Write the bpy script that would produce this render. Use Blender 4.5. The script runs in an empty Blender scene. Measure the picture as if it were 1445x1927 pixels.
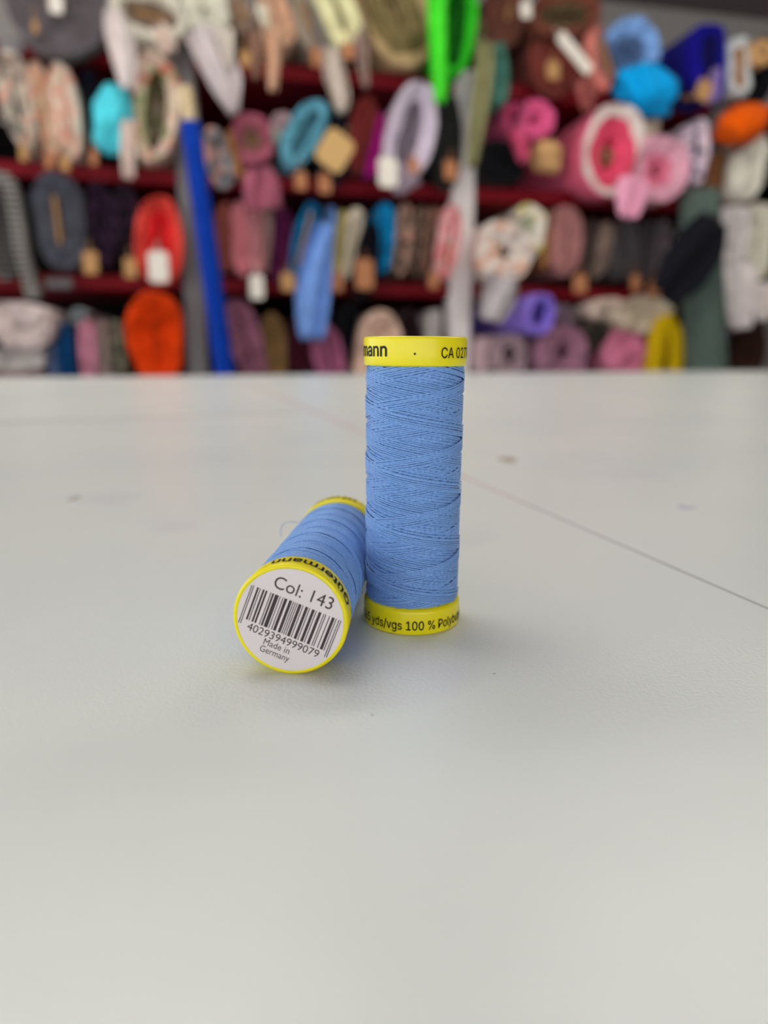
import bpy, math, random
from mathutils import Vector, Matrix

# ------------------------------------------------------------------ camera, world, exposure
W, H, F = 1445.0, 1927.0, 1336.0
PITCH, ROLL = 0.2254, 0.0052
TABLE_Z = 0.90
CAM = Vector((0, 0, TABLE_Z + 0.0511))
sc = bpy.context.scene
cp, sp = math.cos(PITCH), math.sin(PITCH)
FWD = Vector((0, cp, -sp)); RT0 = Vector((1, 0, 0)); UP0 = Vector((0, sp, cp))
RT = RT0 * math.cos(ROLL) + UP0 * math.sin(ROLL)
UP = UP0 * math.cos(ROLL) - RT0 * math.sin(ROLL)
cd = bpy.data.cameras.new('camera'); cam = bpy.data.objects.new('camera', cd)
sc.collection.objects.link(cam)
cam.matrix_world = Matrix(((RT.x, UP.x, -FWD.x, CAM.x), (RT.y, UP.y, -FWD.y, CAM.y), (RT.z, UP.z, -FWD.z, CAM.z), (0, 0, 0, 1)))
cd.sensor_fit = 'VERTICAL'; cd.sensor_height = 36; cd.sensor_width = 36 * W / H
cd.lens = F / H * 36; cd.clip_start = 0.005; cd.clip_end = 50
cd.dof.use_dof = True; cd.dof.focus_distance = 0.1205; cd.dof.aperture_fstop = 10.5
sc.camera = cam

world = bpy.data.worlds.new('world'); sc.world = world; world.use_nodes = True
bg = world.node_tree.nodes['Background']
bg.inputs[0].default_value = (0.95, 0.99, 1.0, 1); bg.inputs[1].default_value = 2.0     # overcast daylight through the open shop front
LAMP = 9.0                                                                              # brightness of the ceiling lamps
vs = sc.view_settings
vs.view_transform = 'Standard'; vs.look = 'None'; vs.gamma = 1.0; vs.use_curve_mapping = False
vs.exposure = 0.17

random.seed(7)
C = sc.collection

# ------------------------------------------------------------------ helpers
def lin(c, g=1.0):
    o = []
    for v in c:
        v = v / 255.0
        o.append(min(0.9, g * (v / 12.92 if v <= 0.04045 else ((v + 0.055) / 1.055) ** 2.4)))
    return (o[0], o[1], o[2], 1.0)

def mesh_obj(name, verts, faces, mats=None, parent=None, smooth=True, mi=None):
    me = bpy.data.meshes.new(name); me.from_pydata(verts, [], faces); me.update()
    if mats:
        for m in (mats if isinstance(mats, (list, tuple)) else [mats]): me.materials.append(m)
    if mi: me.polygons.foreach_set('material_index', mi)
    if smooth: me.polygons.foreach_set('use_smooth', [True] * len(me.polygons))
    o = bpy.data.objects.new(name, me); C.objects.link(o)
    if parent: o.parent = parent
    return o

def empty(name, loc=(0, 0, 0), rz=0.0):
    o = bpy.data.objects.new(name, None); C.objects.link(o)
    o.empty_display_size = 0.02; o.location = loc; o.rotation_euler = (0, 0, rz); return o

def tag(o, label, cat, group=None):
    o['label'] = label; o['category'] = cat
    if group: o['group'] = group
    return o

def struct(o):
    o['kind'] = 'structure'; return o

def box_data(x0, x1, y0, y1, z0, z1, b=0.0):
    """box, its edges chamfered by b"""
    if b <= 0:
        v = [(x, y, z) for x in (x0, x1) for y in (y0, y1) for z in (z0, z1)]
        f = [(0, 1, 3, 2), (4, 6, 7, 5), (0, 4, 5, 1), (2, 3, 7, 6), (0, 2, 6, 4), (1, 5, 7, 3)]
        return v, f
    import bmesh
    bm = bmesh.new(); v0, f0 = box_data(x0, x1, y0, y1, z0, z1)
    vs_ = [bm.verts.new(p) for p in v0]
    for q in f0: bm.faces.new([vs_[i] for i in q])
    bmesh.ops.bevel(bm, geom=bm.edges[:], offset=b, segments=2, profile=0.5, affect='EDGES')
    bm.verts.index_update()
    v = [tuple(p.co) for p in bm.verts]; f = [tuple(p.index for p in q.verts) for q in bm.faces]
    bm.free(); return v, f

def lathe(prof, n=96, close_start=True, close_end=True):
    v, f = [], []
    for r, z in prof:
        for i in range(n):
            a = 2 * math.pi * i / n; v.append((r * math.cos(a), r * math.sin(a), z))
    for k in range(len(prof) - 1):
        for i in range(n):
            j = (i + 1) % n
            f.append((k * n + i, k * n + j, (k + 1) * n + j, (k + 1) * n + i))
    if close_start: f.append(tuple(range(n - 1, -1, -1)))
    if close_end: f.append(tuple(range((len(prof) - 1) * n, len(prof) * n)))
    return v, f

# ------------------------------------------------------------------ materials
def new_mat(name):
    m = bpy.data.materials.new(name); m.use_nodes = True
    nt = m.node_tree; return m, nt, nt.nodes['Principled BSDF']

def plain(name, col, rough=0.6, spec=0.5, metal=0.0, g=1.0):
    m, nt, b = new_mat(name)
    b.inputs['Base Color'].default_value = lin(col, g); b.inputs['Roughness'].default_value = rough
    b.inputs['Specular IOR Level'].default_value = spec; b.inputs['Metallic'].default_value = metal
    # slight unevenness of tone so that no surface is perfectly flat
    tc = nt.nodes.new('ShaderNodeTexCoord'); no = nt.nodes.new('ShaderNodeTexNoise'); no.inputs['Scale'].default_value = 40
    hs = nt.nodes.new('ShaderNodeMix'); hs.data_type = 'RGBA'; hs.blend_type = 'MULTIPLY'; hs.inputs[0].default_value = 0.12
    nt.links.new(tc.outputs['Object'], no.inputs['Vector']); hs.inputs[6].default_value = lin(col, g)
    nt.links.new(no.outputs['Fac'], hs.inputs[7]); nt.links.new(hs.outputs[2], b.inputs['Base Color'])
    return m

def ramp_set(cr, stops, const=False):
    el = cr.color_ramp.elements
    while len(el) > 1: el.remove(el[0])
    el[0].position = stops[0][0]; el[0].color = stops[0][1]
    for p, c in stops[1:]:
        e = el.new(p); e.color = c
    if const: cr.color_ramp.interpolation = 'CONSTANT'

def dye(c):
    v = [FG * x ** 1.26 for x in lin(c)[:3]]; k = min(1.0, 0.86 / max(v)); return (v[0] * k, v[1] * k, v[2] * k, 1)
FG = 1.6    # photographed fabric tones to reflectance
def fabric(col, pattern='plain', cols=(), scale=None, name='fabric'):
    m, nt, b = new_mat(name)
    N, Lk = nt.nodes, nt.links
    b.inputs['Roughness'].default_value = 0.85; b.inputs['Specular IOR Level'].default_value = 0.12
    b.inputs['Sheen Weight'].default_value = 0.06; b.inputs['Sheen Roughness'].default_value = 0.5
    tc = N.new('ShaderNodeTexCoord')
    base = dye(col)
    if pattern == 'plain':
        no = N.new('ShaderNodeTexNoise'); no.inputs['Scale'].default_value = 22; no.inputs['Detail'].default_value = 4
        Lk.new(tc.outputs['Object'], no.inputs['Vector'])
        r = N.new('ShaderNodeValToRGB'); d = tuple(c * 0.8 for c in base[:3]) + (1,)
        ramp_set(r, [(0.3, d), (0.65, base)]); Lk.new(no.outputs['Fac'], r.inputs[0])
    elif pattern == 'floral':
        vo = N.new('ShaderNodeTexVoronoi'); vo.inputs['Scale'].default_value = scale or 45
        no = N.new('ShaderNodeTexNoise'); no.inputs['Scale'].default_value = 30
        mx = N.new('ShaderNodeVectorMath'); mx.operation = 'MULTIPLY_ADD'; mx.inputs[1].default_value = (0.02,) * 3
        Lk.new(tc.outputs['Object'], no.inputs['Vector']); Lk.new(no.outputs['Color'], mx.inputs[0]); Lk.new(tc.outputs['Object'], mx.inputs[2])
        Lk.new(mx.outputs[0], vo.inputs['Vector'])
        sep = N.new('ShaderNodeSeparateColor'); Lk.new(vo.outputs['Color'], sep.inputs[0])
        r = N.new('ShaderNodeValToRGB'); k = len(cols)
        st = [(0.0, base)] + [(0.42 + 0.58 * i / k, dye(c)) for i, c in enumerate(cols)]
        ramp_set(r, st, True); Lk.new(sep.outputs[0], r.inputs[0])
    elif pattern in ('stripe', 'rib'):
        wv = N.new('ShaderNodeTexWave'); wv.bands_direction = 'Z' if pattern == 'rib' else 'X'
        wv.inputs['Scale'].default_value = scale or 30; wv.inputs['Distortion'].default_value = 0.6; wv.inputs['Detail'].default_value = 1
        Lk.new(tc.outputs['Object'], wv.inputs['Vector'])
        r = N.new('ShaderNodeValToRGB'); ramp_set(r, [(0.4, base), (0.6, dye(cols[0]))]); Lk.new(wv.outputs['Fac'], r.inputs[0])
    # weave: fine relief
    wn = N.new('ShaderNodeTexNoise'); wn.inputs['Scale'].default_value = 400; wn.inputs['Detail'].default_value = 2
    Lk.new(tc.outputs['Object'], wn.inputs['Vector'])
    bp = N.new('ShaderNodeBump'); bp.inputs['Strength'].default_value = 0.25; bp.inputs['Distance'].default_value = 0.002
    Lk.new(wn.outputs['Fac'], bp.inputs['Height'])
    cr = N.new('ShaderNodeTexNoise'); cr.inputs['Scale'].default_value = 26; cr.inputs['Detail'].default_value = 3; cr.inputs['Distortion'].default_value = 0.8
    Lk.new(tc.outputs['Object'], cr.inputs['Vector'])
    b2 = N.new('ShaderNodeBump'); b2.inputs['Strength'].default_value = 0.6; b2.inputs['Distance'].default_value = 0.02
    Lk.new(cr.outputs['Fac'], b2.inputs['Height']); Lk.new(bp.outputs[0], b2.inputs['Normal']); Lk.new(b2.outputs[0], b.inputs['Normal'])
    Lk.new(r.outputs[0], b.inputs['Base Color'])
    return m

M_KRAFT = plain('kraft card', (184, 138, 90), 0.8, 0.2)
M_TUBE = plain('card tube', (170, 140, 100), 0.8, 0.2)
M_PAPER = plain('paper tag', (232, 222, 210), 0.7, 0.3)
M_COPPER = plain('brown tag', (178, 116, 78), 0.7, 0.3)
M_RED = plain('dark red shelf lacquer', (120, 4, 22), 0.6, 0.15)
M_BACK = plain('black shelf back', (14, 11, 13), 0.9, 0.05)
M_POSTW = plain('white painted post', (242, 232, 230), 0.5, 0.4)
M_POSTG = plain('grey painted post', (128, 122, 124), 0.5, 0.4)
M_INK = plain('black print', (26, 22, 26), 0.55, 0.3)
M_INKG = plain('grey thermal print', (72, 64, 66), 0.7, 0.2)

# ------------------------------------------------------------------ pixel rays, table plane and shelf frame
def ray(px, py):
    return (FWD * F + RT * (px - W / 2) + UP * (H / 2 - py)).normalized()
def on_table(px, py):
    d = ray(px, py); k = (TABLE_Z - CAM.z) / d.z; return CAM + d * k

YAW = math.radians(12.5); D0 = 2.4                        # the shelving recedes to the right
SU = Vector((math.cos(YAW), math.sin(YAW), 0)); SV = Vector((-math.sin(YAW), math.cos(YAW), 0)); S0 = Vector((0, D0, 0))
def on_shelf(px, py, t=0.0):
    """where the sight line meets the plane t metres behind the shelf front: (s, z) in the shelving's own frame"""
    d = ray(px, py); k = ((S0 + SV * t - CAM).dot(SV)) / d.dot(SV); P = CAM + d * k
    return ((P - S0).dot(SU), P.z)
def s_world(s, t, z):
    p = S0 + SU * s + SV * t; return Vector((p.x, p.y, z))

# ------------------------------------------------------------------ room
FLOOR_Z = 0.0
CEIL_Z = on_shelf(1322, 24, 0.92)[1]
def room():
    m, nt, b = new_mat('vinyl floor'); b.inputs['Base Color'].default_value = lin((120, 112, 104)); b.inputs['Roughness'].default_value = 0.5
    no = nt.nodes.new('ShaderNodeTexNoise'); no.inputs['Scale'].default_value = 6
    r = nt.nodes.new('ShaderNodeValToRGB'); ramp_set(r, [(0.3, lin((104, 96, 90))), (0.7, lin((136, 128, 120)))])
    nt.links.new(no.outputs['Fac'], r.inputs[0]); nt.links.new(r.outputs[0], b.inputs['Base Color'])
    v, f = box_data(-3.2, 4.2, -3.0, 5.2, -0.1, 0.0); struct(mesh_obj('floor', v, f, m, smooth=False))
    v, f = box_data(-3.2, 4.2, -3.0, 5.2, CEIL_Z, CEIL_Z + 0.1); struct(mesh_obj('ceiling', v, f, plain('ceiling paint', (128, 114, 118), 0.9), smooth=False))
    mw = plain('wall paint', (176, 168, 162), 0.9)
    root = empty('wall_back', s_world(0, 0, 0), YAW); struct(root)
    v, f = box_data(-3.4, 4.4, 0.92, 1.0, 0.0, CEIL_Z); mesh_obj('wall_panel', v, f, mw, root, False)
    v, f = box_data(3.2, 3.3, -3.0, 5.2, 0.0, CEIL_Z); struct(mesh_obj('wall_right', v, f, mw, smooth=False))
room()

# ceiling lamps: two rows of long diffuser boxes, all above the frame
def ceiling_lamp(x, y, rz, label, power=1.0):
    r = empty('ceiling_light', (x, y, CEIL_Z), rz); tag(r, label, 'ceiling light', 'ceiling lights of the shop')
    v, f = box_data(-0.64, 0.64, -0.16, 0.16, -0.05, 0.0, 0.006); mesh_obj('housing', v, f, plain('lamp housing', (220, 220, 220), 0.4), r, False)
    m, nt, b = new_mat('lamp diffuser'); b.inputs['Base Color'].default_value = (0.8, 0.8, 0.8, 1)
    b.inputs['Emission Color'].default_value = (1.0, 0.975, 0.90, 1); b.inputs['Emission Strength'].default_value = LAMP * power
    v, f = box_data(-0.6, 0.6, -0.13, 0.13, -0.062, -0.05, 0.003); mesh_obj('diffuser', v, f, m, r, False)
ceiling_lamp(-0.25, 0.42, 0.0, 'long white ceiling lamp above the near edge of the cutting table', 0.5)
ceiling_lamp(-0.7, 1.15, YAW, 'long white ceiling lamp over the aisle before the left shelves')
ceiling_lamp(0.95, 1.5, YAW, 'long white ceiling lamp over the aisle before the right shelves')

# ------------------------------------------------------------------ cutting table
def table_mat():
    m, nt, b = new_mat('white laminate'); N, Lk = nt.nodes, nt.links
    tc = N.new('ShaderNodeTexCoord')
    no = N.new('ShaderNodeTexNoise'); no.inputs['Scale'].default_value = 9; no.inputs['Detail'].default_value = 5
    Lk.new(tc.outputs['Object'], no.inputs['Vector'])
    r = N.new('ShaderNodeValToRGB'); ramp_set(r, [(0.35, lin((223, 227, 224))), (0.6, lin((230, 233, 228)))]); Lk.new(no.outputs['Fac'], r.inputs[0])
    # faint lavender smudges, also a mauve reflection painted into the colour
    n2 = N.new('ShaderNodeTexNoise'); n2.inputs['Scale'].default_value = 22; n2.inputs['Detail'].default_value = 2
    mp = N.new('ShaderNodeMapping'); mp.inputs['Location'].default_value = (0.37, 0.11, 0); Lk.new(tc.outputs['Object'], mp.inputs[0]); Lk.new(mp.outputs[0], n2.inputs['Vector'])
    r2 = N.new('ShaderNodeValToRGB'); ramp_set(r2, [(0.62, (0, 0, 0, 1)), (0.78, (0.35, 0.35, 0.35, 1))]); Lk.new(n2.outputs['Fac'], r2.inputs[0])
    mx = N.new('ShaderNodeMix'); mx.data_type = 'RGBA'; Lk.new(r2.outputs[0], mx.inputs[0]); Lk.new(r.outputs[0], mx.inputs[6]); mx.inputs[7].default_value = lin((196, 190, 214))
    Lk.new(mx.outputs[2], b.inputs['Base Color'])
    b.inputs['Roughness'].default_value = 0.30; b.inputs['Specular IOR Level'].default_value = 0.5
    # pearl-textured laminate
    n3 = N.new('ShaderNodeTexNoise'); n3.inputs['Scale'].default_value = 1500; n3.inputs['Detail'].default_value = 2; n3.inputs['Roughness'].default_value = 0.6
    Lk.new(tc.outputs['Object'], n3.inputs['Vector'])
    bp = N.new('ShaderNodeBump'); bp.inputs['Strength'].default_value = 0.8; bp.inputs['Distance'].default_value = 0.0001
    Lk.new(n3.outputs['Fac'], bp.inputs['Height']); Lk.new(bp.outputs[0], b.inputs['Normal'])
    return m

def prism(poly, z0, z1):
    n = len(poly)
    v = [(x, y, z0) for x, y in poly] + [(x, y, z1) for x, y in poly]
    f = [tuple(range(n - 1, -1, -1)), tuple(range(n, 2 * n))] + [(i, (i + 1) % n, n + (i + 1) % n, n + i) for i in range(n)]
    return v, f

def table():
    a = on_table(0, 710); c = on_table(1445, 697)
    d = (c - a); d.z = 0; d.normalize(); q = Vector((d.y, -d.x, 0))           # q points back to the camera
    A = a - d * 0.55; Bp = c + d * 0.45
    D = A + q * 1.9; E_ = Bp + q * 2.4
    root = empty('cutting_table', (0, 0.6, 0)); off = Vector((0, 0.6))
    tag(root, 'white laminate cutting table filling the foreground under the thread spools', 'table')
    poly = [(p.x - off.x, p.y - off.y) for p in (A, D, E_, Bp)]
    v, f = prism(poly, TABLE_Z - 0.036, TABLE_Z); mesh_obj('table_top', v, f, table_mat(), root, False)
    # thin edge banding all around
    leg_m = plain('table leg paint', (190, 190, 188), 0.4)
    cen = Vector((sum(p[0] for p in poly) / 4, sum(p[1] for p in poly) / 4))
    for x, y in poly:
        w = Vector((x, y)) * 0.88 + cen * 0.12
        v, f = box_data(w.x - 0.03, w.x + 0.03, w.y - 0.03, w.y + 0.03, 0.0, TABLE_Z - 0.036, 0.004); mesh_obj('leg', v, f, leg_m, root, False)
    def strip(name, pts, w0, w1, mat, label):
        v, f = [], []; n = len(pts)
        for i, p in enumerate(pts):
            tdir = (pts[min(i + 1, n - 1)] - pts[max(i - 1, 0)]); nn = Vector((-tdir.y, tdir.x, 0)).normalized()
            w = w0 + (w1 - w0) * i / (n - 1)
            for s in (-1, 1):
                e = p + nn * w * s * 0.5; v += [(e.x, e.y - 0.6, TABLE_Z), (e.x, e.y - 0.6, TABLE_Z + 0.00004)]
        for i in range(n - 1):
            k = i * 4
            f += [(k + 1, k + 3, k + 7, k + 5), (k, k + 1, k + 5, k + 4), (k + 2, k + 6, k + 7, k + 3)]
        f += [(0, 2, 3, 1), (4 * n - 4, 4 * n - 3, 4 * n - 1, 4 * n - 2)]
        o = mesh_obj(name, v, f, mat, root, False); o['label'] = label
    def line_mat(name, stops, ax):
        m, nt, b = new_mat(name); tc = nt.nodes.new('ShaderNodeTexCoord'); sx = nt.nodes.new('ShaderNodeSeparateXYZ')
        mr = nt.nodes.new('ShaderNodeMapRange'); mr.inputs[1].default_value = ax[0]; mr.inputs[2].default_value = ax[1]
        r = nt.nodes.new('ShaderNodeValToRGB'); ramp_set(r, stops)
        nt.links.new(tc.outputs['Object'], sx.inputs[0]); nt.links.new(sx.outputs[0], mr.inputs[0]); nt.links.new(mr.outputs[0], r.inputs[0]); nt.links.new(r.outputs[0], b.inputs['Base Color'])
        b.inputs['Roughness'].default_value = 0.5; return m
    p0, p1 = on_table(470, 722), on_table(1460, 1152)
    st_ = lambda x, y: (on_table(x, y).x - p0.x) / (p1.x - p0.x)
    pts = [p0.lerp(p1, i / 30) for i in range(31)]
    strip('pencil_line', pts, 0.0040, 0.0005, line_mat('red and grey pencil', [(0.0, lin((212, 184, 188))), (st_(690, 818), lin((214, 168, 174))), (st_(940, 921), lin((212, 164, 174))), (st_(1010, 951), lin((172, 164, 168))), (1.0, lin((122, 118, 124)))], (p0.x, p1.x)), 'long straight pencil line, pink turning grey')
    p0, p1 = on_table(-30, 797), on_table(640, 774)
    strip('pencil_line', [p0.lerp(p1, i / 10) for i in range(11)], 0.0085, 0.0045, plain('faint grey pencil', (190, 184, 188), 0.5), 'faint grey line across the left of the table')
    for px, py, rx, ry, col, lb in ((955, 865, 17, 5, (178, 160, 146), 'small brown stain'), (140, 938, 9, 4, (190, 178, 170), 'tiny brown speck'), (700, 1346, 3.5, 1.2, (186, 182, 182), 'tiny grey speck'), (930, 1268, 2.5, 1.0, (176, 172, 172), 'tiny grey speck'), (1290, 955, 16, 3.5, (204, 200, 216), 'pale lavender smudge')):
        c0 = on_table(px, py); ex = (on_table(px + rx, py) - c0).length; ey = (on_table(px, py + ry) - c0).length
        pl = []
        for i in range(20):
            a_ = 2 * math.pi * i / 20; k = 1 + 0.16 * math.sin(3 * a_ + px) + 0.1 * math.sin(5 * a_)
            pl.append((c0.x + ex * k * math.cos(a_), c0.y - 0.6 + ey * k * math.sin(a_)))
        v, f = prism(pl, TABLE_Z, TABLE_Z + 0.00005); o = mesh_obj('stain', v, f, plain('stain', col, 0.6), root, False); o['label'] = lb
table()

# ------------------------------------------------------------------ shelving
BZ = []
for q in ([(120, 96), (720, 152)], [(100, 322), (720, 352), (960, 370)], [(100, 532), (740, 548), (1100, 545)]):
    zs = [on_shelf(x, y)[1] for x, y in q]; BZ.append(sum(zs) / len(zs))
gap = BZ[1] - BZ[2]
BZ.append(BZ[2] - gap); BZ.append(max(0.06, BZ[3] - gap))
TH = 0.042                                               # board thickness
SH_D = 0.62
BAYS = []
def shelving():
    root = empty('fabric_shelving', s_world(0, 0, 0), YAW)
    tag(root, 'wall shelving with dark red boards packed with fabric bolts', 'shelving')
    s0 = on_shelf(-420, 400)[0]; s1 = on_shelf(1760, 400)[0]
    sa, sb, sd = on_shelf(362, 500)[0], on_shelf(868, 500)[0], on_shelf(1325, 500)[0]
    edges = [s0, sa, sb, sd, s1]; PW = [0.06, 0.062, 0.078, 0.06, 0.06]
    for i in range(4): BAYS.append((edges[i] + PW[i] / 2 + 0.004, edges[i + 1] - PW[i + 1] / 2 - 0.004))
    for z in BZ:
        for i in range(4):
            v, f = box_data(edges[i] + PW[i] / 2 + 0.001, edges[i + 1] - PW[i + 1] / 2 - 0.001, 0.0, SH_D, z - TH / 2, z + TH / 2, 0.003)
            mesh_obj('shelf_board', v, f, M_RED, root, False)
    top = on_shelf(700, -150)[1]
    for s, w, m in ((s0, 0.06, M_POSTG), (sa, 0.062, M_POSTG), (sb, 0.078, M_POSTW), (sd, 0.06, M_POSTG), (s1, 0.06, M_POSTG)):
        hh = min(top, BZ[0] + 0.05)
        v, f = box_data(s - w / 2, s + w / 2, 0.0, 0.05, 0.0, hh, 0.004); mesh_obj('post', v, f, m, root, False)
    v, f = box_data(s0, s1, SH_D + 0.2, SH_D + 0.22, 0.0, BZ[0] + 0.02); mesh_obj('back_panel', v, f, M_BACK, root, False)
    for px, py, w, h, m in ((110, 533, 40, 16, M_POSTG), (20, 85, 36, 20, M_POSTG)):
        s, z = on_shelf(px, py, -0.004); v, f = box_data(s - w * .0009, s + w * .0009, -0.005, -0.0005, z - h * .0009, z + h * .0009, 0.0008); mesh_obj('shelf_label', v, f, m, root, False)
shelving()

ROWS = {'A': (BZ[0] + TH / 2, CEIL_Z - 0.03), 'B': (BZ[1] + TH / 2, BZ[0] - TH / 2), 'C': (BZ[2] + TH / 2, BZ[1] - TH / 2), 'D': (BZ[3] + TH / 2, BZ[2] - TH / 2)}

# ------------------------------------------------------------------ fabric bolts and rolls
def part_flap(root, org, pts, t, mat, wave=0.015, name='loose_end', th=0.005):
    """a hanging tongue of cloth: pts = (px, py, width px)"""
    P = []
    for px, py, w in pts:
        s, z = on_shelf(px, py, t); s2, _ = on_shelf(px + w / 2, py, t); P.append((Vector((s, z)), (s2 - s)))
    # resample smoothly
    n = 14; Q = []
    for i in range(n + 1):
        u = i / n * (len(P) - 1); k = min(int(u), len(P) - 2); e = u - k; e2 = e * e * (3 - 2 * e) * 0.35 + e * 0.65
        Q.append((P[k][0].lerp(P[k + 1][0], e), P[k][1] * (1 - e2) + P[k + 1][1] * e2))
    nx = 14; v, f = [], []; ph = random.uniform(0, 6)
    for side in (0, 1):
        for i, (c, hw) in enumerate(Q):
            a = Q[min(i + 1, n)][0] - Q[max(i - 1, 0)][0]
            a = a.normalized() if a.length > 1e-6 else Vector((0, -1))
            nrm = Vector((-a.y, a.x))
            if i in (0, n): hw = hw * 0.82
            for j in range(nx + 1):
                x = j / nx * 2 - 1; p = c + nrm * hw * x
                y = wave * math.sin(4.6 * x + ph + i * 0.2) + wave * 0.5 * math.sin(9.1 * x + i * 0.3) + 0.006 * x * x + side * th
                v.append((p.x - org[0], t + y - org[1], p.y - org[2]))
    m = (n + 1) * (nx + 1); idx = lambda s, i, j: s * m + i * (nx + 1) + j
    for i in range(n):
        for j in range(nx):
            f.append((idx(0, i, j), idx(0, i, j + 1), idx(0, i + 1, j + 1), idx(0, i + 1, j)))
            f.append((idx(1, i, j), idx(1, i + 1, j), idx(1, i + 1, j + 1), idx(1, i, j + 1)))
        f.append((idx(0, i, 0), idx(0, i + 1, 0), idx(1, i + 1, 0), idx(1, i, 0)))
        f.append((idx(0, i, nx), idx(1, i, nx), idx(1, i + 1, nx), idx(0, i + 1, nx)))
    for j in range(nx):
        f.append((idx(0, 0, j), idx(1, 0, j), idx(1, 0, j + 1), idx(0, 0, j + 1)))
        f.append((idx(0, n, j), idx(0, n, j + 1), idx(1, n, j + 1), idx(1, n, j)))
    return mesh_obj(name, v, f, mat, root)

def part_tag(root, org, px, py, w, h, rot, t, mat, name='price_tag', label=None, string=True):
    s, z = on_shelf(px, py, t); s2 = on_shelf(px + w / 2, py, t)[0]; z2 = on_shelf(px, py - h / 2, t)[1]
    a, b = s2 - s, z2 - z; c = min(a, b) * 0.45
    out = []
    for cx, cy, a0 in ((a - c, b - c, 0), (-a + c, b - c, 90), (-a + c, -b + c, 180), (a - c, -b + c, 270)):
        for k in range(4):
            q = math.radians(a0 + 30 * k); out.append((cx + c * math.cos(q), cy + c * math.sin(q)))
    cr, sr = math.cos(math.radians(rot)), -math.sin(math.radians(rot)); v = []
    R = lambda x, y: (x * cr - y * sr, x * sr + y * cr)
    n = len(out)
    for y in (0.0, 0.0025):
        for x, z_ in out:
            X, Z = R(x, z_); v.append((s + X - org[0], t + y - org[1] + 0.004 * math.sin(z_ * 40), z + Z - org[2]))
    f = [tuple(range(n)), tuple(range(2 * n - 1, n - 1, -1))] + [(i, n + i, n + (i + 1) % n, (i + 1) % n) for i in range(n)]
    if string:
        k = len(v)
        for zz in (b * 0.8, b * 0.8 + 0.035):
            for dx in (-0.0012, 0.0012):
                for y in (0.0, 0.002):
                    X, Z = R(dx, zz); v.append((s + X - org[0], t + y - org[1] + 0.001, z + Z - org[2]))
        f += [(k, k + 2, k + 6, k + 4), (k + 1, k + 5, k + 7, k + 3), (k, k + 4, k + 5, k + 1), (k + 2, k + 3, k + 7, k + 6), (k + 4, k + 6, k + 7, k + 5), (k, k + 1, k + 3, k + 2)]
    o = mesh_obj(name, v, f, mat, root, False)
    if label: o['label'] = label
    return o

SPECS, OBST = [], []          # every end face on the shelves: neighbours press each other flat where they meet
def bolt(row, label, cx, cy, w, h, tilt=0, *a, **k):
    t = k.get('t', -0.05); s, z = on_shelf(cx, cy, t)
    OBST.append((s, z, on_shelf(cx + w / 2, cy, t)[0] - s, on_shelf(cx, cy - h / 2, t)[1] - z, math.radians(tilt), t, t + k.get('L', 0.6)))
    SPECS.append((len(OBST) - 1, build_bolt, (row, label, cx, cy, w, h, tilt) + a, k))
def crumple(row, label, cx, cy, w, h, col, **k):
    t = k.get('t', -0.06); s, z = on_shelf(cx, cy, t)
    OBST.append((s, z, (on_shelf(cx + w / 2, cy, t)[0] - s) * 1.1, on_shelf(cx, cy - h / 2, t)[1] - z, math.radians(k.get('tilt', 0)), t, t + 0.2))
    SPECS.append((len(OBST) - 1, build_crumple, (row, label, cx, cy, w, h, col), k))
def build_all():
    for i, fn, a, k in SPECS: fn(i, *a, **k)
def support(o, nx, nz):
    c, s_ = math.cos(o[4]), math.sin(o[4]); x, z_ = nx * c - nz * s_, nx * s_ + nz * c
    return math.hypot(o[2] * x, o[3] * z_) * 1.09
def cuts(i):
    """half-planes (n, d) that keep end face i clear of its neighbours"""
    a = OBST[i]; out = []
    for j, b in enumerate(OBST):
        if j == i or b[5] > a[6] or a[5] > b[6]: continue
        dx, dz = b[0] - a[0], b[1] - a[1]
        if math.hypot(dx, dz) > max(a[2], a[3]) + max(b[2], b[3]) + 0.02: continue
        best = None
        for q in range(48):
            nx, nz = math.cos(q * math.pi / 24), math.sin(q * math.pi / 24); D = dx * nx + dz * nz
            if D <= 0.004: continue
            ha, hb = support(a, nx, nz), support(b, nx, nz); g = D - ha - hb
            if best is None or g > best[0]: best = (g, nx, nz, D, ha, hb)
        if best is None or best[0] >= 0.002: continue
        g, nx, nz, D, ha, hb = best
        wa = min(max(0.5 - (a[5] - b[5]) * 9, 0.05), 0.95)          # the one that sticks out further keeps its shape
        if b[4] == 99: wa = 0.05
        over = -g; d = ha - over * (1 - wa)
        d = min(max(d, 0.12 * D), 0.88 * D)
        out.append((nx, nz, d - 0.0012))
    return out

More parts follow.
